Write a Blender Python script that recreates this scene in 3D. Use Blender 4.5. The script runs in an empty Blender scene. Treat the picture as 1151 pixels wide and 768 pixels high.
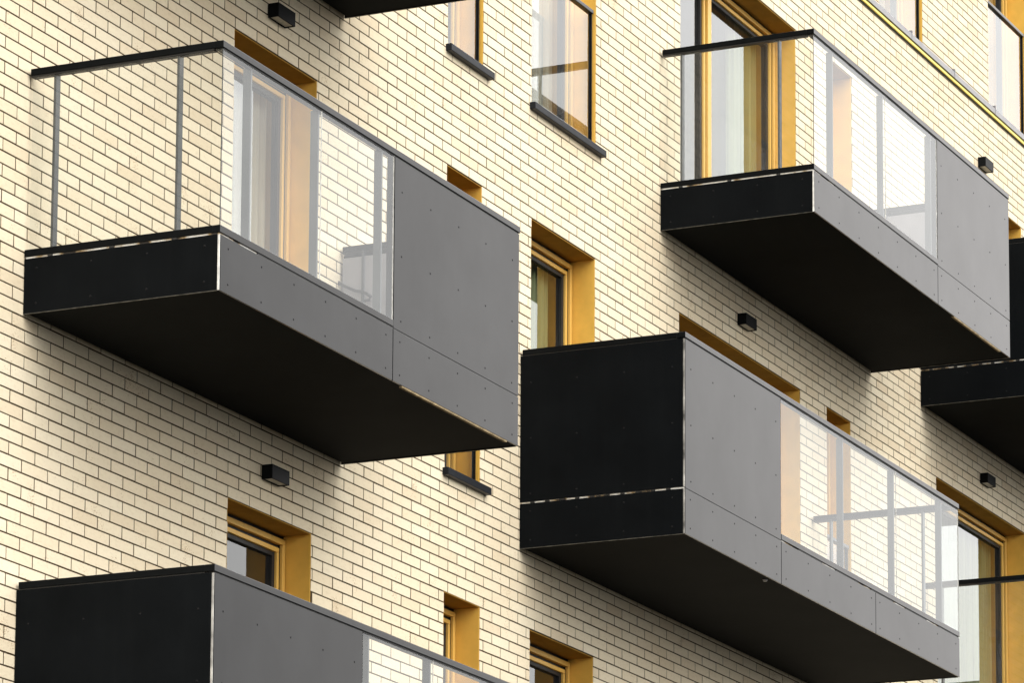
import bpy, bmesh, math, random
from mathutils import Matrix, Vector
random.seed(7)
S = bpy.context.scene
COL = S.collection

# ------------------------------------------------------------------ materials
def newmat(name):
    m = bpy.data.materials.new(name); m.use_nodes = True
    nt = m.node_tree; nt.nodes.clear()
    out = nt.nodes.new('ShaderNodeOutputMaterial')
    return m, nt, out
def N(nt, typ, **kw):
    n = nt.nodes.new('ShaderNode' + typ)
    for k, v in kw.items():
        if k in n.inputs.keys(): n.inputs[k].default_value = v
        else: setattr(n, k, v)
    return n
def ramp(nt, stops):
    r = nt.nodes.new('ShaderNodeValToRGB'); e = r.color_ramp.elements
    while len(e) < len(stops): e.new(0.5)
    for i, (p, c) in enumerate(stops):
        e[i].position = p; e[i].color = (c[0], c[1], c[2], 1)
    return r
def L(nt, a, b): nt.links.new(a, b)

def simple(name, col, rough=.5, metal=0., ior=1.5, var=.12, scale=6., bump=0., bscale=200., fine=0., rvar=.1, streak=0.):
    m, nt, out = newmat(name)
    p = N(nt, 'BsdfPrincipled'); p.inputs['Roughness'].default_value = rough
    p.inputs['Metallic'].default_value = metal; p.inputs['IOR'].default_value = ior
    geo = N(nt, 'NewGeometry')
    no = N(nt, 'TexNoise'); no.inputs['Scale'].default_value = scale; no.inputs['Detail'].default_value = 6
    mp = N(nt, 'Mapping'); mp.inputs['Scale'].default_value = (1, 1, 1 if not streak else streak)
    L(nt, geo.outputs['Position'], mp.inputs['Vector']); L(nt, mp.outputs['Vector'], no.inputs['Vector'])
    c = Vector(col)
    r = ramp(nt, [(.3, c * (1 - var)), (.7, c * (1 + var))])
    L(nt, no.outputs['Fac'], r.inputs['Fac'])
    L(nt, r.outputs['Color'], p.inputs['Base Color'])
    mr = N(nt, 'MapRange'); mr.inputs['From Min'].default_value = .3; mr.inputs['From Max'].default_value = .7
    mr.inputs['To Min'].default_value = max(.02, rough - rvar * .5); mr.inputs['To Max'].default_value = min(1, rough + rvar * .5)
    n2 = N(nt, 'TexNoise'); n2.inputs['Scale'].default_value = scale * 2.3; n2.inputs['Detail'].default_value = 5
    L(nt, geo.outputs['Position'], n2.inputs['Vector'])
    L(nt, n2.outputs['Fac'], mr.inputs['Value']); L(nt, mr.outputs['Result'], p.inputs['Roughness'])
    if bump:
        n3 = N(nt, 'TexNoise'); n3.inputs['Scale'].default_value = bscale; n3.inputs['Detail'].default_value = 4
        L(nt, geo.outputs['Position'], n3.inputs['Vector'])
        b = N(nt, 'Bump'); b.inputs['Strength'].default_value = bump; b.inputs['Distance'].default_value = .004
        L(nt, n3.outputs['Fac'], b.inputs['Height']); L(nt, b.outputs['Normal'], p.inputs['Normal'])
    L(nt, p.outputs['BSDF'], out.inputs['Surface'])
    return m

def brick_mat():
    m, nt, out = newmat('clinker_brick')
    p = N(nt, 'BsdfPrincipled'); p.inputs['Roughness'].default_value = .85; p.inputs['IOR'].default_value = 1.12
    geo = N(nt, 'NewGeometry')
    r = ramp(nt, [(0, (.755, .645, .47)), (.12, (.785, .68, .50)), (.3, (.81, .71, .53)), (.6, (.82, .725, .545)), (1, (.84, .755, .58))])
    L(nt, geo.outputs['Random Per Island'], r.inputs['Fac'])
    # broad staining
    n1 = N(nt, 'TexNoise'); n1.inputs['Scale'].default_value = .7; n1.inputs['Detail'].default_value = 5
    L(nt, geo.outputs['Position'], n1.inputs['Vector'])
    r1 = ramp(nt, [(.3, (.95, .93, .905)), (.65, (1, 1, 1))]); L(nt, n1.outputs['Fac'], r1.inputs['Fac'])
    mx = N(nt, 'Mix', data_type='RGBA', blend_type='MULTIPLY'); mx.inputs[0].default_value = 1
    L(nt, r.outputs['Color'], mx.inputs[6]); L(nt, r1.outputs['Color'], mx.inputs[7])
    # blotches inside each brick
    mp = N(nt, 'Mapping'); mp.inputs['Scale'].default_value = (1, 1, 2.2)
    L(nt, geo.outputs['Position'], mp.inputs['Vector'])
    n2 = N(nt, 'TexNoise'); n2.inputs['Scale'].default_value = 22; n2.inputs['Detail'].default_value = 8; n2.inputs['Roughness'].default_value = .7
    L(nt, mp.outputs['Vector'], n2.inputs['Vector'])
    r2 = ramp(nt, [(.30, (.88, .855, .82)), (.47, (.98, .975, .97)), (.7, (1.02, 1.02, 1.02))]); L(nt, n2.outputs['Fac'], r2.inputs['Fac'])
    mx2 = N(nt, 'Mix', data_type='RGBA', blend_type='MULTIPLY'); mx2.inputs[0].default_value = 1
    L(nt, mx.outputs[2], mx2.inputs[6]); L(nt, r2.outputs['Color'], mx2.inputs[7])
    # sparse dark creases and pits
    mp3 = N(nt, 'Mapping'); mp3.inputs['Scale'].default_value = (1, 1, 1.8); mp3.inputs['Rotation'].default_value = (0, .5, 0)
    L(nt, geo.outputs['Position'], mp3.inputs['Vector'])
    n3 = N(nt, 'TexNoise'); n3.inputs['Scale'].default_value = 60; n3.inputs['Detail'].default_value = 6
    L(nt, mp3.outputs['Vector'], n3.inputs['Vector'])
    n4 = N(nt, 'TexNoise'); n4.inputs['Scale'].default_value = 4.5; n4.inputs['Detail'].default_value = 3
    L(nt, geo.outputs['Position'], n4.inputs['Vector'])
    ad = N(nt, 'Math', operation='MULTIPLY'); L(nt, n3.outputs['Fac'], ad.inputs[0]); L(nt, n4.outputs['Fac'], ad.inputs[1])
    r3 = ramp(nt, [(.36, (1, 1, 1)), (.42, (.62, .52, .42))]); L(nt, ad.outputs[0], r3.inputs['Fac'])
    mx3 = N(nt, 'Mix', data_type='RGBA', blend_type='MULTIPLY'); mx3.inputs[0].default_value = .8
    L(nt, mx2.outputs[2], mx3.inputs[6]); L(nt, r3.outputs['Color'], mx3.inputs[7])
    L(nt, mx3.outputs[2], p.inputs['Base Color'])
    b = N(nt, 'Bump'); b.inputs['Strength'].default_value = .45; b.inputs['Distance'].default_value = .003
    L(nt, n3.outputs['Fac'], b.inputs['Height']); L(nt, b.outputs['Normal'], p.inputs['Normal'])
    L(nt, p.outputs['BSDF'], out.inputs['Surface'])
    return m

def slot_mat():
    m, nt, out = newmat('slot_daylight')  # mottled tones paint the bright view through the slot
    p = N(nt, 'BsdfPrincipled'); p.inputs['Roughness'].default_value = .7; p.inputs['IOR'].default_value = 1.2
    geo = N(nt, 'NewGeometry'); no = N(nt, 'TexNoise'); no.inputs['Scale'].default_value = 7; no.inputs['Detail'].default_value = 4
    L(nt, geo.outputs['Position'], no.inputs['Vector'])
    r = ramp(nt, [(.38, (.04, .035, .03)), (.44, (.36, .26, .14)), (.5, (.62, .59, .53)), (.62, (.8, .79, .76))])
    L(nt, no.outputs['Fac'], r.inputs['Fac']); L(nt, r.outputs['Color'], p.inputs['Base Color']); L(nt, p.outputs['BSDF'], out.inputs['Surface'])
    return m

def glass_mat(name, r0=.075, gain=1.0, tint=(.96, .975, .97), rough=0.0, grime=.02, wavy=0.0):
    """thin pane: see-through plus an angle-dependent mirror (Schlick), same from both sides"""
    m, nt, out = newmat(name)
    geo = N(nt, 'NewGeometry')
    d = N(nt, 'VectorMath', operation='DOT_PRODUCT'); L(nt, geo.outputs['Normal'], d.inputs[0]); L(nt, geo.outputs['Incoming'], d.inputs[1])
    a = N(nt, 'Math', operation='ABSOLUTE'); L(nt, d.outputs['Value'], a.inputs[0])
    i = N(nt, 'Math', operation='SUBTRACT'); i.inputs[0].default_value = 1; L(nt, a.outputs[0], i.inputs[1])
    pw = N(nt, 'Math', operation='POWER'); L(nt, i.outputs[0], pw.inputs[0]); pw.inputs[1].default_value = 4.2
    ml = N(nt, 'Math', operation='MULTIPLY_ADD'); L(nt, pw.outputs[0], ml.inputs[0]); ml.inputs[1].default_value = (1 - r0) * gain; ml.inputs[2].default_value = r0
    ml.use_clamp = True
    tr = N(nt, 'BsdfTransparent'); tr.inputs['Color'].default_value = (*tint, 1)
    gl = N(nt, 'BsdfGlossy'); gl.inputs['Roughness'].default_value = rough; gl.inputs['Color'].default_value = (.755, .765, .78, 1)
    if wavy:
        no = N(nt, 'TexNoise'); no.inputs['Scale'].default_value = .9; no.inputs['Detail'].default_value = 1
        L(nt, geo.outputs['Position'], no.inputs['Vector'])
        bu = N(nt, 'Bump'); bu.inputs['Strength'].default_value = wavy; bu.inputs['Distance'].default_value = .01
        L(nt, no.outputs['Fac'], bu.inputs['Height']); L(nt, bu.outputs['Normal'], gl.inputs['Normal'])
    mx = N(nt, 'MixShader'); L(nt, ml.outputs[0], mx.inputs[0]); L(nt, tr.outputs[0], mx.inputs[1]); L(nt, gl.outputs[0], mx.inputs[2])
    # a little dust
    df = N(nt, 'BsdfDiffuse'); df.inputs['Color'].default_value = (.75, .75, .75, 1)
    n2 = N(nt, 'TexNoise'); n2.inputs['Scale'].default_value = 3; n2.inputs['Detail'].default_value = 6
    L(nt, geo.outputs['Position'], n2.inputs['Vector'])
    mr = N(nt, 'MapRange'); mr.inputs['From Min'].default_value = .35; mr.inputs['From Max'].default_value = .7
    mr.inputs['To Min'].default_value = grime * .3; mr.inputs['To Max'].default_value = grime * 1.6
    L(nt, n2.outputs['Fac'], mr.inputs['Value'])
    mx2 = N(nt, 'MixShader'); L(nt, mr.outputs[0], mx2.inputs[0]); L(nt, mx.outputs[0], mx2.inputs[1]); L(nt, df.outputs[0], mx2.inputs[2])
    L(nt, mx2.outputs[0], out.inputs['Surface'])
    return m

DUST = (.0012, .0012, .0012)
def satin_mat(name, col, rough=.32, r0=.006, gain=1.0, power=4.2, var=.12, scale=2.2):
    """very dark matt laminate that turns silvery at a grazing angle"""
    m, nt, out = newmat(name)
    geo = N(nt, 'NewGeometry')
    no = N(nt, 'TexNoise'); no.inputs['Scale'].default_value = scale; no.inputs['Detail'].default_value = 7; no.inputs['Roughness'].default_value = .6
    L(nt, geo.outputs['Position'], no.inputs['Vector'])
    c = Vector(col); r = ramp(nt, [(.3, c*(1-var)), (.7, c*(1+var))]); L(nt, no.outputs['Fac'], r.inputs['Fac'])
    d = N(nt, 'VectorMath', operation='DOT_PRODUCT'); L(nt, geo.outputs['Normal'], d.inputs[0]); L(nt, geo.outputs['Incoming'], d.inputs[1])
    a = N(nt, 'Math', operation='ABSOLUTE'); L(nt, d.outputs['Value'], a.inputs[0])
    i = N(nt, 'Math', operation='SUBTRACT'); i.inputs[0].default_value = 1; L(nt, a.outputs[0], i.inputs[1])
    pw = N(nt, 'Math', operation='POWER'); L(nt, i.outputs[0], pw.inputs[0]); pw.inputs[1].default_value = power
    mr = N(nt, 'MapRange'); mr.inputs['From Min'].default_value = .3; mr.inputs['From Max'].default_value = .7
    mr.inputs['To Min'].default_value = gain*.96; mr.inputs['To Max'].default_value = gain*1.04; L(nt, no.outputs['Fac'], mr.inputs['Value'])
    ml = N(nt, 'Math', operation='MULTIPLY_ADD'); L(nt, pw.outputs[0], ml.inputs[0]); L(nt, mr.outputs[0], ml.inputs[1]); ml.inputs[2].default_value = r0; ml.use_clamp = True
    # thin dust and run-off streaks
    ms = N(nt, 'Mapping'); ms.inputs['Scale'].default_value = (9, 9, .55); L(nt, geo.outputs['Position'], ms.inputs['Vector'])
    ns = N(nt, 'TexNoise'); ns.inputs['Scale'].default_value = 1.6; ns.inputs['Detail'].default_value = 7; ns.inputs['Roughness'].default_value = .65
    L(nt, ms.outputs['Vector'], ns.inputs['Vector'])
    rs = ramp(nt, [(.50, (0, 0, 0)), (.78, DUST)]); L(nt, ns.outputs['Fac'], rs.inputs['Fac'])
    ad = N(nt, 'Mix', data_type='RGBA', blend_type='ADD'); ad.inputs[0].default_value = 1
    L(nt, r.outputs['Color'], ad.inputs[6]); L(nt, rs.outputs['Color'], ad.inputs[7])
    df = N(nt, 'BsdfDiffuse'); L(nt, ad.outputs[2], df.inputs['Color'])
    gl = N(nt, 'BsdfGlossy'); gl.inputs['Roughness'].default_value = rough; gl.inputs['Color'].default_value = (1, .985, .99, 1)
    n3 = N(nt, 'TexNoise'); n3.inputs['Scale'].default_value = 500; L(nt, geo.outputs['Position'], n3.inputs['Vector'])
    b = N(nt, 'Bump'); b.inputs['Strength'].default_value = .05; b.inputs['Distance'].default_value = .002
    L(nt, n3.outputs['Fac'], b.inputs['Height']); L(nt, b.outputs['Normal'], gl.inputs['Normal'])
    mx = N(nt, 'MixShader'); L(nt, ml.outputs[0], mx.inputs[0]); L(nt, df.outputs[0], mx.inputs[1]); L(nt, gl.outputs[0], mx.inputs[2])
    L(nt, mx.outputs[0], out.inputs['Surface'])
    return m

def curtain_mat(name, col, trans=.35):
    m, nt, out = newmat(name)
    geo = N(nt, 'NewGeometry')
    no = N(nt, 'TexNoise'); no.inputs['Scale'].default_value = 5
    mp = N(nt, 'Mapping'); mp.inputs['Scale'].default_value = (6, 6, .15)
    L(nt, geo.outputs['Position'], mp.inputs['Vector']); L(nt, mp.outputs['Vector'], no.inputs['Vector'])
    c = Vector(col); r = ramp(nt, [(.3, c * .7), (.7, c * 1.1)]); L(nt, no.outputs['Fac'], r.inputs['Fac'])
    d = N(nt, 'BsdfDiffuse'); t = N(nt, 'BsdfTranslucent'); L(nt, r.outputs['Color'], d.inputs['Color']); L(nt, r.outputs['Color'], t.inputs['Color'])
    mx = N(nt, 'MixShader'); mx.inputs[0].default_value = trans
    L(nt, d.outputs[0], mx.inputs[1]); L(nt, t.outputs[0], mx.inputs[2]); L(nt, mx.outputs[0], out.inputs['Surface'])
    return m

M = dict(
    brick=brick_mat(),
    mortar=simple('dark_mortar', (.072, .049, .028), .95, ior=1.1, var=.25, scale=30, bump=.6, bscale=400),
    panel=satin_mat('charcoal_panel', (.0055, .0065, .0075), .30, .0015, .84, var=.2),
    soffit=satin_mat('black_soffit', (.0045, .0058, .006), .6, .001, .05),
    trim=satin_mat('black_coated_metal', (.0055, .0065, .0072), .28, .003, .88, scale=5),
    post=simple('grey_coated_metal', (.045, .053, .06), .38, ior=1.5, var=.08, scale=5),
    silver=simple('mill_aluminium', (.66, .65, .62), .5, var=.25, scale=25),
    drip=simple('dull_aluminium', (.13, .125, .11), .9, ior=1.05, var=.5, scale=20),
    tan=simple('tan_edge', (.26, .20, .115), .85, ior=1.2, var=.4, scale=18),
    slot=slot_mat(),
    corner=simple('mottled_corner_angle', (.30, .29, .27), .6, ior=1.2, var=.75, scale=9),  # tone varies at random from dark to pale
    screw=satin_mat('dark_screw_head', (.012, .012, .013), .4, .004, .25),
    concrete=simple('concrete', (.2, .2, .2), .85, ior=1.1, var=.2, scale=3),
    ochre_shaded=simple('ochre_shaded', (.36, .20, .04), .9, ior=1.1, var=.1, scale=9, bump=.25, bscale=260),  # darker copy of the ochre, soffit shade put into the colour
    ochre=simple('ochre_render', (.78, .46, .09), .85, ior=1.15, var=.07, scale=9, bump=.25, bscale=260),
    frame=simple('ochre_window_frame', (.74, .45, .10), .45, var=.06, scale=12, streak=.1),
    gasket=simple('black_gasket', (.008, .008, .008), .6),
    sill=satin_mat('dark_grey_sill', (.018, .02, .024), .4, .004, .35, scale=8),
    yellow=simple('yellow_strip', (.92, .72, .12), .45, var=.05, scale=8),
    flash=simple('grey_flashing', (.24, .235, .25), .42, var=.1, scale=6),
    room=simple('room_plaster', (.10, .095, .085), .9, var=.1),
    floor=simple('deck_grey', (.09, .09, .085), .8, var=.15),
    lamp=satin_mat('black_lamp_body', (.008, .009, .010), .35, .002, .22),
    diffuser=simple('frosted_diffuser', (.5, .48, .42), .6, var=.15, scale=40),
    black=simple('black_rubber', (.01, .01, .01), .5),
    ground=simple('paving', (.022, .022, .021), .9, ior=1.02, var=.2, scale=.6),
    glass=glass_mat('balcony_glass', r0=.05, gain=1.3, grime=.02),
    edge=simple('glass_edge', (.012, .018, .016), .4, var=.2),
    pane=glass_mat('window_glass', r0=.09, gain=1.95, tint=(.86, .89, .87), grime=.01, wavy=.12),
    guard=glass_mat('guard_glass', r0=.07, gain=1.7, grime=.02, wavy=.06),
    cream=curtain_mat('cream_curtain', (.80, .74, .62)),
    olive=curtain_mat('olive_curtain', (.46, .50, .27)),
    whitec=curtain_mat('white_net_curtain', (.85, .85, .86), .5),
)

# ------------------------------------------------------------------ mesh helpers
class MB:
    def __init__(s): s.v = []; s.f = []; s.mi = []; s.mats = []
    def mat(s, m):
        if m not in s.mats: s.mats.append(m)
        return s.mats.index(m)
    def quad(s, a, b, c, d, m):
        n = len(s.v); s.v += [a, b, c, d]; s.f.append((n, n+1, n+2, n+3)); s.mi.append(s.mat(m))
    def box(s, x0, x1, y0, y1, z0, z1, m, skip=''):
        n = len(s.v)
        s.v += [(x0,y0,z0),(x1,y0,z0),(x1,y1,z0),(x0,y1,z0),(x0,y0,z1),(x1,y0,z1),(x1,y1,z1),(x0,y1,z1)]
        F = dict(b=(0,3,2,1), t=(4,5,6,7), f=(0,1,5,4), k=(2,3,7,6), l=(3,0,4,7), r=(1,2,6,5))
        k = s.mat(m)
        for key, q in F.items():
            if key in skip: continue
            s.f.append(tuple(n+i for i in q)); s.mi.append(k)
    def disc(s, c, nrm, r, h, m, seg=10):
        nrm = Vector(nrm).normalized(); u = nrm.orthogonal().normalized(); w = nrm.cross(u); c = Vector(c); k = s.mat(m); n = len(s.v)
        for j in (0, 1):
            rr = r if j == 0 else r * .7
            for i in range(seg):
                a = 2*math.pi*i/seg; s.v.append(tuple(c + nrm*h*j + (u*math.cos(a) + w*math.sin(a))*rr))
        for i in range(seg):
            s.f.append((n+i, n+(i+1) % seg, n+seg+(i+1) % seg, n+seg+i)); s.mi.append(k)
        s.f.append(tuple(n+seg+i for i in range(seg))); s.mi.append(k)
    def build(s, name, parent=None, bevel=0, smooth=False):
        me = bpy.data.meshes.new(name); me.from_pydata(s.v, [], s.f)
        for m in s.mats: me.materials.append(m)
        me.polygons.foreach_set('material_index', s.mi)
        if smooth: me.polygons.foreach_set('use_smooth', [True]*len(s.f))
        me.update()
        o = bpy.data.objects.new(name, me); COL.objects.link(o)
        if parent:
            o.parent = parent
            if parent.type == 'EMPTY': o.matrix_parent_inverse = Matrix.Translation(-Vector(parent.location))
            else: o.matrix_parent_inverse = Matrix()
        if bevel:
            b = o.modifiers.new('bevel', 'BEVEL'); b.width = bevel; b.segments = 2; b.limit_method = 'ANGLE'
        return o
def thing(name, label, cat, loc, group=None):
    o = bpy.data.objects.new(name, None); COL.objects.link(o); o.location = loc; o.empty_display_size = .1
    o['label'] = label; o['category'] = cat
    if group: o['group'] = group
    return o
def tag(o, label, cat, group=None):
    o['label'] = label; o['category'] = cat
    if group: o['group'] = group
def box(name, parent, x0, x1, y0, y1, z0, z1, m, bevel=0):
    b = MB(); b.box(x0, x1, y0, y1, z0, z1, m); return b.build(name, parent, bevel)

# ------------------------------------------------------------------ openings in the wall  (x0, x1, z0, z1)
HEAD, SILL, ST = 2.455, .315, 3.0
R_DEP = .177
OPEN = {
 'A': (2.44, 3.56, .30, HEAD), 'D': (2.45, 3.567, .30-ST, -.54),
 'c1': (5.507, 6.075, SILL, HEAD), 'c1_up': (5.50, 6.08, SILL+ST-.005, HEAD+ST), 'c1_low': (5.515, 6.09, SILL-ST, -.537),
 'c2': (6.905, 8.043, SILL, HEAD), 'c2_up': (6.895, 8.047, SILL+ST-.005, HEAD+ST), 'c2_low': (6.917, 8.032, SILL-ST, -.545),
 'C': (9.658, 12.258, .30, HEAD), 'B': (9.68, 12.19, .3+ST, 5.53),
 'c4': (12.881, 13.455, SILL, HEAD), 'c4_up': (13.006, 13.528, SILL+ST, 5.53),
 'F': (15.653, 18.2, .30, HEAD), 'E': (15.653, 18.2, .3+ST, 5.46),
 'w5': (14.24, 15.389, 6.40, 8.54), 'w6': (17.26, 18.41, 6.395, 8.54),
}
OP = list(OPEN.values())
WX0, WX1, WZ0, WZ1 = -4.0, 24.0, -4.6, 10.0

# ------------------------------------------------------------------ brick facade: every brick is real relief
def subtract(rects, o):
    out = []
    for (a, b, c, d) in rects:
        if o[0] >= b or o[1] <= a or o[2] >= d or o[3] <= c: out.append((a, b, c, d)); continue
        if a < o[0]: out.append((a, o[0], c, d))
        if b > o[1]: out.append((o[1], b, c, d))
        x0, x1 = max(a, o[0]), min(b, o[1])
        if c < o[2]: out.append((x0, x1, c, o[2]))
        if d > o[3]: out.append((x0, x1, o[3], d))
    return out
def facade():
    m = MB(); bk, mo = M['brick'], M['mortar']
    xs = sorted({WX0, WX1} | {o[0] for o in OP} | {o[1] for o in OP})
    zs = sorted({-8.2, WZ1} | {o[2] for o in OP} | {o[3] for o in OP})
    for i in range(len(xs)-1):
        for j in range(len(zs)-1):
            cx, cz = (xs[i]+xs[i+1])/2, (zs[j]+zs[j+1])/2
            if any(o[0] < cx < o[1] and o[2] < cz < o[3] for o in OP): continue
            m.quad((xs[i], .0024, zs[j]), (xs[i+1], .0024, zs[j]), (xs[i+1], .0024, zs[j+1]), (xs[i], .0024, zs[j+1]), mo)
    CH, BL, J, PH, PX = .075, .28442, .0090, -.015, .03
    JV = .0108
    k0 = int(math.floor((WZ0-PH)/CH)); k1 = int(math.ceil((WZ1-PH)/CH))
    rnd = random.Random(3)
    c = .0009
    for k in range(k0, k1):
        z0 = k*CH+PH+J/2; z1 = (k+1)*CH+PH-J/2
        off = PX + (BL/2 if k % 2 else 0)
        i0 = int((WX0-off)/BL)-1; i1 = int((WX1-off)/BL)+1
        for i in range(i0, i1):
            x0 = i*BL+off+JV/2+rnd.uniform(-.0012, .0012); x1 = (i+1)*BL+off-JV/2+rnd.uniform(-.0012, .0012)
            if x1 < WX0 or x0 > WX1: continue
            zz0 = z0+rnd.uniform(-.0008, .0008); zz1 = z1+rnd.uniform(-.0008, .0008)
            rs = [(x0, x1, zz0, zz1)]
            for o in OP:
                e = rnd.uniform(-.002, .003)
                rs = subtract(rs, (o[0]-e, o[1]+e, o[2], o[3]))
            for (a, b, d, f) in rs:
                if b-a < .012 or f-d < .012: continue
                y = rnd.uniform(-.0006, .0003); t = rnd.uniform(-.0006, .0006); u = rnd.uniform(-.0005, .0005)
                n = len(m.v); kk = m.mat(bk)
                m.v += [(a, .0030, d), (b, .0030, d), (b, .0030, f), (a, .0030, f),
                        (a, y+c, d), (b, y+c+t, d), (b, y+c+t+u, f), (a, y+c+u, f),
                        (a+c, y, d+c), (b-c, y+t, d+c), (b-c, y+t+u, f-c), (a+c, y+u, f-c)]
                for q in ((8, 9, 10, 11), (4, 5, 9, 8), (5, 6, 10, 9), (6, 7, 11, 10), (7, 4, 8, 11),
                          (0, 1, 5, 4), (1, 2, 6, 5), (2, 3, 7, 6), (3, 0, 4, 7)):
                    m.f.append(tuple(n+j for j in q)); m.mi.append(kk)
    return m.build('brick_wall')
wall = facade()
tag(wall, 'cream clinker brick facade with dark mortar joints behind all the balconies', 'wall')
pl = box('plinth', None, WX0, WX1, -.03, .009, -8.2, WZ0, M['concrete'])
tag(pl, 'grey concrete plinth below the cream brickwork at street level', 'wall')
g = MB(); g.quad((-400, -400, -8.2), (400, -400, -8.2), (400, 400, -8.2), (-400, 400, -8.2), M['ground'])
go = g.build('ground'); go['kind'] = 'structure'

# ------------------------------------------------------------------ windows and doors
def folded(name, parent, x0, x1, y, z0, z1, m, amp=.028, wl=.11, seed=0):
    rnd = random.Random(seed); b = MB(); n = max(8, int((x1-x0)/.012)); pts = []
    ph = rnd.uniform(0, 6); 
    for i in range(n+1):
        x = x0+(x1-x0)*i/n
        pts.append((x, y+amp*math.sin(2*math.pi*x/wl+ph+.9*math.sin(x*7+ph))+.3*amp*math.sin(x*91)))
    k = b.mat(m)
    for (x, yy) in pts: b.v.append((x, yy, z0)); b.v.append((x, yy*1.0, z1))
    for i in range(n): b.f.append((2*i, 2*i+2, 2*i+3, 2*i+1)); b.mi.append(k)
    return b.build(name, parent, smooth=True)

def ring(b, x0, x1, z0, z1, w, y0, y1, m):
    b.box(x0, x1, y0, y1, z1-w, z1, m); b.box(x0, x1, y0, y1, z0, z0+w, m)
    b.box(x0, x0+w, y0, y1, z0+w, z1-w, m); b.box(x1-w, x1, y0, y1, z0+w, z1-w, m)

def window(key, name, label, cat, group, guard=False, sill=False, mull=None, curtains=(), fw=.05, rail=False):
    x0, x1, z0, z1 = OPEN[key]
    t = thing(name, label, cat, ((x0+x1)/2, .1, z0), group)
    # rendered reveal
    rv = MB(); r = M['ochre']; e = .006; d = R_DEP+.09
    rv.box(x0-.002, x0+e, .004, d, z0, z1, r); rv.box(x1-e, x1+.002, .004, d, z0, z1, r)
    rv.box(x0+e, x1-e, .004, d, z1-e, z1+.002, M['ochre_shaded']); rv.box(x0+e, x1-e, .004, d, z0-.002, z0+e, M['sill'])
    rv.build('reveal', t)
    X0, X1, Z0, Z1 = x0+e, x1-e, z0+e, z1-e
    # outer frame in its shadow gap, then sash, each a stepped ochre profile between black grooves
    y = R_DEP; g1, g2, fw, sw = .010, .026, .036, .030
    fr = MB(); ring(fr, X0+g1, X1-g1, Z0, Z1-g2, fw, y, y+.07, M['frame']); fr.build('frame', t, bevel=.003)
    sg = MB(); ring(sg, X0, X1, Z0, Z1, .05, y+.020, y+.075, M['gasket']); sg.build('shadow_gap', t)  # black ring paints the shade in the gap round the frame
    bays = [(X0+g1+fw, X1-g1-fw)]
    if mull:
        mb = MB(); mb.box(mull-.035, mull+.035, y-.002, y+.07, Z0+fw, Z1-g2-fw, M['frame']); mb.build('mullion', t, bevel=.004)
        bays = [(X0+g1+fw, mull-.036), (mull+.036, X1-g1-fw)]
    za, zb = Z0+fw, Z1-g2-fw
    for (a, b) in bays:
        s = MB(); ring(s, a+.016, b-.016, za+.010, zb-.024, sw, y+.016, y+.062, M['frame'])
        so = s.build('sash', t, bevel=.003)
        k = MB(); ring(k, a-.002, b+.002, za-.002, zb+.002, .084, y+.034, y+.056, M['gasket']); k.build('gasket', so)
        p = MB(); p.quad((a+.04, y+.0575, za+.04), (b-.04, y+.0575, za+.04), (b-.04, y+.0575, zb-.04), (a+.04, y+.0575, zb-.04), M['pane'])
        p.build('pane', so)
    for j, (a, b, mt) in enumerate(curtains):
        folded('curtain', t, a, b, y+.16, z0+.05, z1+.02, M[mt], seed=len(key)*7+j)
    # room behind
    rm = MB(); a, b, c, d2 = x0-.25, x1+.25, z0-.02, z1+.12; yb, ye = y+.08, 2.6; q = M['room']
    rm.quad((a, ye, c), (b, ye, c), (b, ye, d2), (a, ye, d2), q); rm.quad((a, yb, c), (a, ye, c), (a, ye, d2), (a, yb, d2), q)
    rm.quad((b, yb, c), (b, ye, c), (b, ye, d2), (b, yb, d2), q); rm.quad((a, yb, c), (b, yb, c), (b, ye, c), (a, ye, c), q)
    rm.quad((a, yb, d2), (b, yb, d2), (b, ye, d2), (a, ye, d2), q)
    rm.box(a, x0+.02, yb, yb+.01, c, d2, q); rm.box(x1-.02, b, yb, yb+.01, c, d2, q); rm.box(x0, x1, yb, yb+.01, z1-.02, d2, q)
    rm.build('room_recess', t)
    if sill:
        box('sill', t, x0-.03, x1+.10, -.045, R_DEP, z0-.052, z0-.001, M['sill'], .004)
    if guard:
        gz = z0+1.03
        gp = MB(); gp.quad((x0+.012, .035, z0+.03), (x1-.034, .035, z0+.03), (x1-.034, .035, gz), (x0+.012, .035, gz), M['guard'])
        gg = gp.build('glass_guard', t)
        pr = MB(); pr.box(x1-.036, x1-.024, .022, .048, z0+.004, gz+.03, M['trim']); pr.box(x0+.004, x0+.014, .022, .048, z0+.004, gz, M['trim'])
        pr.build('side_profile', gg)
        bp = MB(); bp.box(x0+.014, x1-.036, .022, .05, z0+.003, z0+.03, M['trim']); bp.build('bottom_profile', gg)
        tp = MB(); tp.box(x0+.004, x1-.018, .012, .055, gz+.001, gz+.032, M['trim']); tp.build('top_rail', gg, bevel=.004)
    return t

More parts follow.
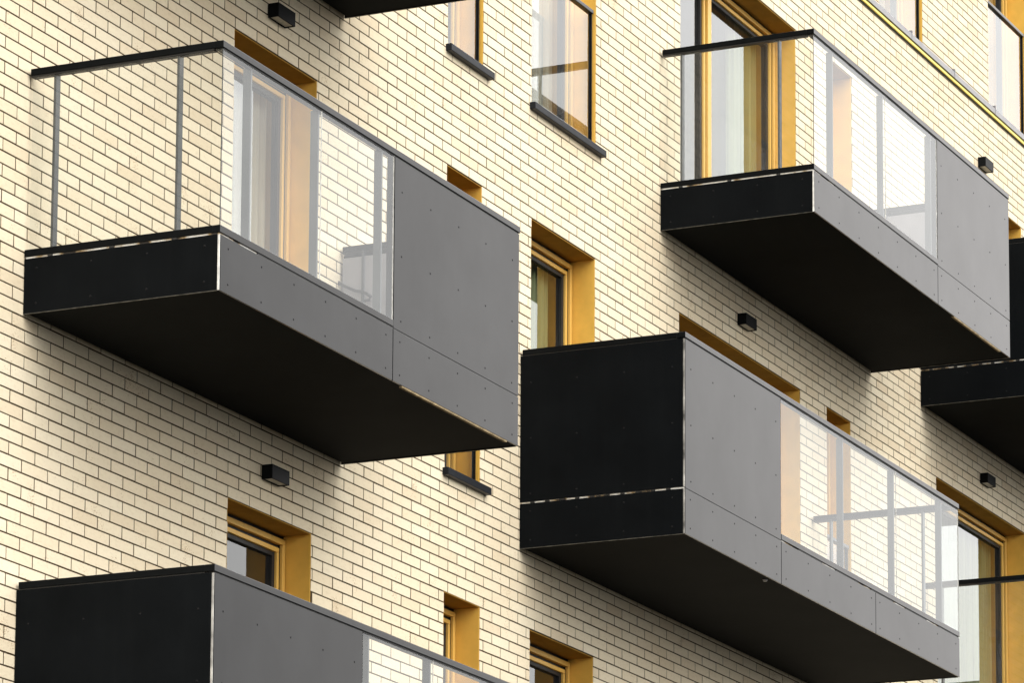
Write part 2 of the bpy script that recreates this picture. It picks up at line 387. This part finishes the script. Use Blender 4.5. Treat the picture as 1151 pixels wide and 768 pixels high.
GD, GW, GN = 'balcony doors', 'tall windows with glass guards', 'narrow tall windows'
window('A', 'balcony_door', 'ochre framed glazed door behind the clear glass of the upper left balcony', 'door', GD, curtains=[(3.0, 3.5, 'cream'), (2.5, 2.75, 'whitec')])
window('D', 'balcony_door', 'ochre framed door with dark glass above the solid panel of the bottom left balcony', 'door', GD, curtains=[(2.5, 2.7, 'whitec')])
window('B', 'balcony_door', 'wide two part ochre door reflecting white sky on the upper right balcony', 'door', GD, mull=10.72, curtains=[(11.5, 12.1, 'olive')])
window('C', 'balcony_door', 'wide ochre door whose shaded soffit shows above the lower middle balcony panel', 'door', GD, mull=10.75, curtains=[(11.3, 12.1, 'cream')])
window('F', 'balcony_door', 'wide ochre framed door with pale reflection and olive curtain at lower right corner', 'door', GD, curtains=[(16.7, 18.1, 'olive')])
window('E', 'balcony_door', 'ochre door at right edge above the black balcony side', 'door', GD)
window('c1', 'window', 'narrow tall window crossed by the right end of the upper left balcony', 'window', GN, True, True)
window('c1_up', 'window', 'narrow window with pinkish curtain and dark sill at top centre left', 'window', GN, True, True, curtains=[(5.53, 6.03, 'cream')])
window('c1_low', 'window', 'narrow ochre window below, just above the bottom left balcony rail', 'window', GN, True, True)
window('c2', 'window', 'ochre window with olive curtain between the two large left and middle balconies', 'window', GW, True, True, curtains=[(7.02, 7.95, 'olive')])
window('c2_up', 'window', 'tall window with cream curtain, glass guard and dark sill at top centre', 'window', GW, True, True, curtains=[(6.98, 7.3, 'whitec'), (7.34, 7.98, 'cream')])
window('c2_low', 'window', 'dark ochre framed window cut by the bottom edge under the middle balcony', 'window', GW, True, True)
window('c4', 'window', 'narrow window whose head peeks over the glass of the lower middle balcony', 'window', GN, True, True)
window('c4_up', 'window', 'narrow window seen through the glass of the upper right balcony', 'window', GN, True, True, curtains=[(13.05, 13.4, 'cream')])
window('w5', 'window', 'window standing on the yellow lined ledge at top right', 'window', GW, True, False, curtains=[(14.3, 14.9, 'cream'), (14.93, 15.34, 'cream')])
window('w6', 'window', 'window with black guard rail on the ledge in the top right corner', 'window', GW, True, False, curtains=[(17.3, 17.6, 'cream'), (17.63, 18.35, 'cream')])

# ------------------------------------------------------------------ balconies
D, H, FH = 1.259, 1.438, .320
def screws(b, face, us, zs, m):
    for u in us:
        for z in zs:
            if face[0] == 'f': b.disc((u, face[1], z), (0, -1, 0), .0068, .0022, m)
            elif face[0] == 'l': b.disc((face[1], u, z), (-1, 0, 0), .0068, .0022, m)
            else: b.disc((face[1], u, z), (1, 0, 0), .0068, .0022, m)
def spaced(a, b, step=.405, inset=.09):
    n = max(1, round((b-a-2*inset)/step)); return [a+inset+(b-a-2*inset)*i/n for i in range(n+1)]

def balcony(label, X0, Z, W, glass, solid, seams, posts, left, right, tanx=None):
    t = thing('balcony', label, 'balcony', (X0, 0, Z), 'projecting balconies with charcoal panels')
    P, T = M['panel'], M['trim']; X1 = X0+W
    def z(v): return Z+v
    # slab and soffit
    box('slab', t, X0+.02, X1-.02, -D+.03, .005, z(.03), z(.295), M['concrete'])
    s = MB(); s.box(X0+.012, X1-.012, -D+.012, -.022, z(.004), z(.016), M['soffit'])
    s.box(X0+.012, X1-.012, -D+.012, -.022, z(.016), z(.03), M['soffit'])
    s.build('soffit', t)
    dk = box('deck', t, X0+.03, X1-.03, -D+.05, .004, z(.296), z(.322), M['floor'])
    if tanx:
        box('edge_strip', t, tanx[0], tanx[1], -D+.001, -D+.02, z(-.012), z(-.001), M['tan'])  # tan strip under the front edge
    # front fascia boards
    cuts = [X0+.014] + [X0+s for s in seams] + [X1-.002]
    for a, b in zip(cuts[:-1], cuts[1:]):
        a += .004 if a > X0+.1 else 0; b -= .004 if b < X1-.1 else 0
        f = MB(); f.box(a, b, -D, -D+.010, z(0), z(FH), P)
        screws(f, ('f', -D), spaced(a, b), (z(.055), z(.26)), M['screw']); f.build('fascia_panel', t, bevel=.0012)
    for s_ in seams:
        j = MB(); j.box(X0+s_-.0045, X0+s_+.0045, -D+.006, -D+.012, z(.002), z(FH), M['silver'])
        j.build('joint_strip', t)
    # side fascia boards
    for sx, typ in ((0, left), (1, right)):
        f = MB(); xa, xb = (X0, X0+.010) if sx == 0 else (X1-.010, X1)
        f.box(xa, xb, -D+.013, -.004, z(0), z(FH), P)
        screws(f, ('l', X0) if sx == 0 else ('r', X1), [-.085, -.44, -.8, -1.165], (z(.055), z(.26)), M['screw']); f.build('fascia_panel', t, bevel=.0012)
        # pale drip angle under the board and corner angle
        c = MB(); c.box(*( (X0+.0025, X0+.011) if sx == 0 else (X1-.011, X1-.0025)), -D+.002, -D+.0125, z(.001), z(FH-.001), M['silver'] if typ == 'glass' else M['corner'])
        c.build('corner_strip', t)
        d = MB(); d.box(*( (X0+.001, X0+.012) if sx == 0 else (X1-.012, X1-.001)), -D+.013, -.006, z(-.0026), z(-.0002), M['drip'])
        d.build('drip_edge', t)
    # slot above the fascia, light through it painted on strips, with dark cleats
    sl = MB(); sl.box(X0+.008, X1-.008, -D+.008, -D+.016, z(FH+.001), z(FH+.0115), M['slot'])
    sl.box(X0+.006, X0+.014, -D+.017, -.01, z(FH+.001), z(FH+.0115), M['slot']); sl.box(X1-.014, X1-.006, -D+.017, -.01, z(FH+.001), z(FH+.0115), M['slot'])
    slo = sl.build('slot_daylight', t)
    def cleat_shade(*a):
        c = MB(); c.box(*a, M['gasket']); c.build('cleat_shade', slo)
    step = .115 if left == 'solid' else .4
    y = -.10 if left == 'solid' else -.17
    while y > -D+.04:
        w = .016; cleat_shade(X0+.001, X0+.0055, y-w, y+w, z(FH+.0005), z(FH+.0118)); y -= step
    # front gap: long black strips paint its shade
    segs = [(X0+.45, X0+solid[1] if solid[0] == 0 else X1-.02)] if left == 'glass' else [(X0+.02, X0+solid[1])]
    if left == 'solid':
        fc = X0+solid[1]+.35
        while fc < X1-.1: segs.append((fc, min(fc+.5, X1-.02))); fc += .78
    for (a, b) in segs: cleat_shade(a, b, -D+.002, -D+.0075, z(FH+.0005), z(FH+.0118))
    # base rail
    bz0, bz1 = z(FH+.0125), z(.374)
    def side_x(sx, w): return (X0, X0+w) if sx == 0 else (X1-w, X1)
    for (typ, sx) in ((left, 0), (right, 1)):
        if typ == 'glass':
            b = MB(); b.box(*side_x(sx, .045), -D+.046, -.003, bz0, bz1, T); b.build('base_rail', t, bevel=.002)
    gx0, gx1 = X0+glass[0], X0+glass[1]
    b = MB(); b.box(gx0 if glass[0] > 0 else X0, gx1 if glass[1] < W-.01 else X1, -D-.002, -D+.045, bz0, bz1, T); b.build('base_rail', t, bevel=.002)
    # upper boards
    sx0, sx1 = X0+solid[0], X0+solid[1]
    a = sx0+(.014 if solid[0] == 0 else .004); e = sx1-(.002 if solid[1] > W-.01 else .004)
    f = MB(); f.box(a, e, -D, -D+.010, bz0-.006, z(1.390), P)
    screws(f, ('f', -D), spaced(a, e, .405, .1), (z(.39), z(.792), z(1.194)), M['screw']); f.build('parapet_panel', t, bevel=.0012)
    f = MB(); f.box(a, e, -D+.045, -D+.053, z(.33), z(1.39), P); f.build('inner_panel', t)
    for sx, typ in ((0, left), (1, right)):
        xa, xb = side_x(sx, .010)
        if typ == 'solid':
            f = MB(); f.box(xa, xb, -D+.013, -.004, bz0, z(1.392), P)
            screws(f, ('l', X0) if sx == 0 else ('r', X1), [-.085, -.44, -.8, -1.165], (z(.39), z(.792), z(1.194)), M['screw']); f.build('parapet_panel', t, bevel=.0012)
            c = MB(); c.box(*( (X0+.0025, X0+.011) if sx == 0 else (X1-.011, X1-.0025)), -D+.002, -D+.0125, z(FH+.012), z(1.39), M['corner']); c.build('corner_strip', t)
            if sx == 1:
                f = MB(); f.box(X1-.052, X1-.046, -D+.06, -.02, z(.33), z(1.36), M['flash'])
                f.build('inner_panel', t)
        else:
            gx = X0+.006 if sx == 0 else X1-.006
            p = MB(); p.quad((gx, -.03, bz1+.001), (gx, -D+.004, bz1+.001), (gx, -D+.004, z(1.392)), (gx, -.03, z(1.392)), M['glass'])
            po = p.build('glass_pane', t)
            e_ = MB(); e_.box(gx-.003, gx+.003, -D+.0005, -D+.0038, bz1, z(1.39), M['edge']); e_.build('glass_edge', po)
        for yy in (-.17, -.97):
            q = MB(); q.box(*((X0+.014, X0+.062) if sx == 0 else (X1-.062, X1-.014)), yy-.008, yy+.008, z(.30), z(1.398), M['post']); q.build('post', t, bevel=.0015)
    # front glass
    p = MB(); ga, gb = gx0+(.010 if glass[0] == 0 else .006), gx1-(.010 if glass[1] > W-.01 else .006)
    cutx = [ga]+[c for c in (X0+posts[len(posts)//2],) if ga+.3 < c < gb-.3]+[gb]
    for a, b in zip(cutx[:-1], cutx[1:]):
        p = MB(); p.quad((a+.002, -D+.004, bz1+.001), (b-.002, -D+.004, bz1+.001), (b-.002, -D+.004, z(1.392)), (a+.002, -D+.004, z(1.392)), M['glass'])
        po = p.build('glass_pane', t)
        e_ = MB(); e_.box(b-.0018, b-.0002, -D+.001, -D+.008, bz1, z(1.39), M['silver']); e_.build('glass_edge', po)
    for px in posts:
        q = MB(); x = X0+px; q.box(x-.008, x+.008, -D+.022, -D+.074, z(.30), z(1.398), M['post']); q.build('post', t, bevel=.0015)
    # coping rails (dark line below them is the clamp channel)
    g0 = .008
    cz0, cz1 = z(1.398), z(H)
    b = MB(); b.box(X0-.004, X1+.004, -D-.006, -D+.056, cz0, cz1, T); b.build('handrail', t, bevel=.003)
    b = MB(); b.box(X0+.012, X1-.012, -D+.0015, -D+.045, z(1.388), cz0-.0005, M['gasket']); b.build('clamp_channel', t)
    for sx in (0, 1):
        b = MB(); b.box(*((X0-.004, X0+.056) if sx == 0 else (X1-.056, X1+.004)), -D+.0565, -.018, cz0, cz1, T); b.build('handrail', t, bevel=.003)
        b = MB(); b.box(*((X0+.0015, X0+.045) if sx == 0 else (X1-.045, X1-.0015)), -D+.0565, -.02, z(1.388), cz0-.0005, M['gasket']); b.build('clamp_channel', t)
    return t

AX = 3.968
bal = balcony
bal('upper left balcony with clear glass on its left and a grey panel on its right', 0, 0, AX, (0, 2.17), (2.17, AX), [2.17], [.385, 1.215, 2.045], 'glass', 'solid', (2.3, 3.80))
bal('balcony at upper right with glass corner and two part ochre door behind it', 9.278, 3.01, 4.683, (0, 2.83), (2.83, 4.683), [2.83], [.47, 1.60, 2.74], 'glass', 'solid', (11.0+1.5, 13.7))
bal('large middle balcony with solid black left side and glass right half', 6.728, 0, 5.831, (1.845, 5.831), (0, 1.845), [1.845, 3.85], [3.20, 4.34, 5.47], 'solid', 'glass')
bal('bottom left balcony with solid black side, cut by the bottom edge', 0, -2.988, AX, (1.817, AX), (0, 1.817), [1.817], [1.94, 2.77, 3.6], 'solid', 'glass')
bal('black sided balcony cut by the right edge below the upper right one', 15.25, 3.015, 4.683, (1.85, 4.683), (0, 1.85), [1.85], [2.5, 3.4, 4.3], 'solid', 'glass')
bal('balcony in the lower right corner showing only its black side rail and clear glass', 15.262, -.03, 4.683, (0, 2.83), (2.83, 4.683), [2.83], [.47, 1.60, 2.74], 'glass', 'solid')
bal('balcony at top left of which only the black underside shows', -.03, 3.0, AX, (1.817, AX), (0, 1.817), [1.817], [1.94, 2.77, 3.6], 'solid', 'glass')

dr = MB(); dr.disc((8.385, -1.205, -.0005), (0, 0, -1), .020, .012, M['flash'], 16); dr.build('drain_outlet', bpy.data.objects['balcony.002'])
# ------------------------------------------------------------------ wall lamps
def lamp(cx, z0, label):
    t = thing('wall_lamp', label, 'lamp', (cx, 0, z0), 'small black box lamps on the brick wall')
    x0, x1, zb, zt = cx-.115, cx+.115, z0, z0+.092
    b = MB(); w = .010
    b.box(x0, x1, -.078, -.002, zt-.006, zt, M['lamp']); b.box(x0, x1, -.078, -.078+w, zb, zt-.006, M['lamp'])
    b.box(x0, x0+w, -.078+w, -.002, zb, zt-.006, M['lamp']); b.box(x1-w, x1, -.078+w, -.002, zb, zt-.006, M['lamp']); b.box(x0+w, x1-w, -.010, -.002, zb, zt-.006, M['lamp'])
    b.build('housing', t, bevel=.0015)
    box('diffuser', t, x0+w, x1-w, -.078+w, -.010, zb+.006, zb+.012, M['diffuser'])
lamp(2.985, 2.665, 'black box lamp under the cut off balcony at top left')
lamp(2.995, -.333, 'black box lamp on bricks in the shadow under the upper left balcony')
lamp(10.98, 2.662, 'black box lamp under the upper right balcony')
lamp(17.03, 5.70, 'black box lamp on sunlit brick at right, above the upper right balcony panel')
lamp(16.99, 2.665, 'black box lamp at right under the black sided balcony')

# ------------------------------------------------------------------ ledge at the top right
t = thing('ledge', 'long grey metal ledge with bright yellow strip across the brick at top right', 'ledge', (16, 0, 6.3))
box('yellow_strip', t, 8.0, WX1, -.022, .006, 6.302, 6.330, M['yellow'], .003)
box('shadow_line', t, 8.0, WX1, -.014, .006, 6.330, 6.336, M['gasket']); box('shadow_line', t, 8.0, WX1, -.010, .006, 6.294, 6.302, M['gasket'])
x = 8.0
while x < WX1:
    e = min(x+1.17, WX1); box('flashing', t, x, e-.006, -.032, .15, 6.336, 6.392, M['flash'], .003)
    box('joint_cap', t, e-.012, e+.006, -.036, .01, 6.333, 6.420, M['flash']); x += 1.17

# ------------------------------------------------------------------ black hose lying on the upper left balcony
def tube(name, pts, r, m, seg=10):
    b = MB(); k = b.mat(m); P = [Vector(p) for p in pts]
    for i, p in enumerate(P):
        d = (P[min(i+1, len(P)-1)]-P[max(i-1, 0)]).normalized(); u = d.cross(Vector((0, 0, 1))).normalized(); w = d.cross(u)
        for j in range(seg):
            a = 2*math.pi*j/seg; b.v.append(tuple(p+(u*math.cos(a)+w*math.sin(a))*r))
    for i in range(len(P)-1):
        for j in range(seg):
            b.f.append((i*seg+j, i*seg+(j+1) % seg, (i+1)*seg+(j+1) % seg, (i+1)*seg+j)); b.mi.append(k)
    return b.build(name, smooth=True)

hz = tube('cable', [(3.90, .0, 1.20), (3.89, -.03, 1.175), (3.88, -.08, 1.15), (3.88, -.13, 1.123), (3.88, -.18, 1.11), (3.88, -.214, 1.095), (3.88, -.245, 1.07), (3.88, -.235, 1.05), (3.88, -.20, 1.047)], .010, M['black'])
tag(hz, 'thin black cable looping from the wall beside the grey panel, seen through upper left glass', 'cable')

# ------------------------------------------------------------------ camera (solved from the photograph)
cam = bpy.data.cameras.new('camera'); co = bpy.data.objects.new('camera', cam); COL.objects.link(co)
pitch, yaw, roll = 0.15508447882233814, 1.1316537454182969, 0.00730822425873902
fw = Vector((math.sin(yaw)*math.cos(pitch), math.cos(yaw)*math.cos(pitch), math.sin(pitch)))
rr = fw.cross(Vector((0, 0, 1))).normalized(); uu = rr.cross(fw)
c_, s_ = math.cos(roll), math.sin(roll)
r_ = rr*c_+uu*s_; u_ = -rr*s_+uu*c_
loc = Vector((-20.45295868402556, -12.509168901640237, -6.560572514868538))
co.matrix_world = Matrix(((r_.x, u_.x, -fw.x, loc.x), (r_.y, u_.y, -fw.y, loc.y), (r_.z, u_.z, -fw.z, loc.z), (0, 0, 0, 1)))
cam.sensor_width = 36; cam.lens = 4886.376/1151*36; cam.shift_x = 31.66/1151; cam.shift_y = 530.2/1151
cam.clip_start = .1; cam.clip_end = 2000
S.camera = co

# ------------------------------------------------------------------ overcast daylight
CLOUD = 24.0
SUN_EL, SUN_AZ = math.radians(32), math.radians(200)   # azimuth measured from +Y (the wall's back) clockwise
w = bpy.data.worlds.new('World'); S.world = w; w.use_nodes = True; nt = w.node_tree; nt.nodes.clear()
out = nt.nodes.new('ShaderNodeOutputWorld'); bg = nt.nodes.new('ShaderNodeBackground')
sky = nt.nodes.new('ShaderNodeTexSky'); sky.sky_type = 'NISHITA'; sky.sun_disc = False
sky.sun_elevation = SUN_EL; sky.sun_rotation = SUN_AZ; sky.dust_density = 4; sky.air_density = 1; sky.ozone_density = 1
hs = nt.nodes.new('ShaderNodeHueSaturation'); hs.inputs['Saturation'].default_value = .16
L(nt, sky.outputs[0], hs.inputs['Color'])
# even cloud cover: dim towards the horizon, brightest overhead (overcast sky), with faint soft streaks
tc = nt.nodes.new('ShaderNodeTexCoord'); sp = nt.nodes.new('ShaderNodeSeparateXYZ'); L(nt, tc.outputs['Generated'], sp.inputs[0])
mz = nt.nodes.new('ShaderNodeMath'); mz.operation = 'MAXIMUM'; mz.inputs[1].default_value = 0; L(nt, sp.outputs['Z'], mz.inputs[0])
ma = nt.nodes.new('ShaderNodeMath'); ma.operation = 'MULTIPLY_ADD'; ma.inputs[1].default_value = CLOUD; ma.inputs[2].default_value = CLOUD*.45
L(nt, mz.outputs[0], ma.inputs[0])
cn = nt.nodes.new('ShaderNodeTexNoise'); cn.inputs['Scale'].default_value = 2.2; cn.inputs['Detail'].default_value = 5
cm = nt.nodes.new('ShaderNodeMapping'); cm.inputs['Scale'].default_value = (1, 1, 3); L(nt, tc.outputs['Generated'], cm.inputs[0]); L(nt, cm.outputs[0], cn.inputs['Vector'])
cr = nt.nodes.new('ShaderNodeMapRange'); cr.inputs['From Min'].default_value = .3; cr.inputs['From Max'].default_value = .7
cr.inputs['To Min'].default_value = .9; cr.inputs['To Max'].default_value = 1.1; L(nt, cn.outputs['Fac'], cr.inputs['Value'])
mm = nt.nodes.new('ShaderNodeMath'); mm.operation = 'MULTIPLY'; L(nt, ma.outputs[0], mm.inputs[0]); L(nt, cr.outputs[0], mm.inputs[1])
cc = nt.nodes.new('ShaderNodeCombineColor')
for ch, k in (('Red', 1.0), ('Green', .985), ('Blue', .955)):
    q = nt.nodes.new('ShaderNodeMath'); q.operation = 'MULTIPLY'; q.inputs[1].default_value = k
    L(nt, mm.outputs[0], q.inputs[0]); L(nt, q.outputs[0], cc.inputs[ch])
cl = nt.nodes.new('ShaderNodeMix'); cl.data_type = 'RGBA'; cl.inputs[0].default_value = .85
L(nt, cc.outputs[0], cl.inputs[7])
L(nt, hs.outputs[0], cl.inputs[6]); L(nt, cl.outputs[2], bg.inputs['Color'])
bg.inputs['Strength'].default_value = .15
L(nt, bg.outputs[0], out.inputs['Surface'])
sl = bpy.data.lights.new('sun', 'SUN'); sl.energy = .85; sl.angle = math.radians(45); sl.color = (1, .955, .88)
so = bpy.data.objects.new('sun', sl); COL.objects.link(so)
d = Vector((math.sin(SUN_AZ)*math.cos(SUN_EL), math.cos(SUN_AZ)*math.cos(SUN_EL), math.sin(SUN_EL)))
so.rotation_euler = d.to_track_quat('Z', 'Y').to_euler(); so.location = (0, -20, 20)

S.view_settings.view_transform = 'Standard'; S.view_settings.look = 'None'; S.view_settings.exposure = 0
S.cycles.max_bounces = 10; S.cycles.transparent_max_bounces = 24; S.cycles.glossy_bounces = 6
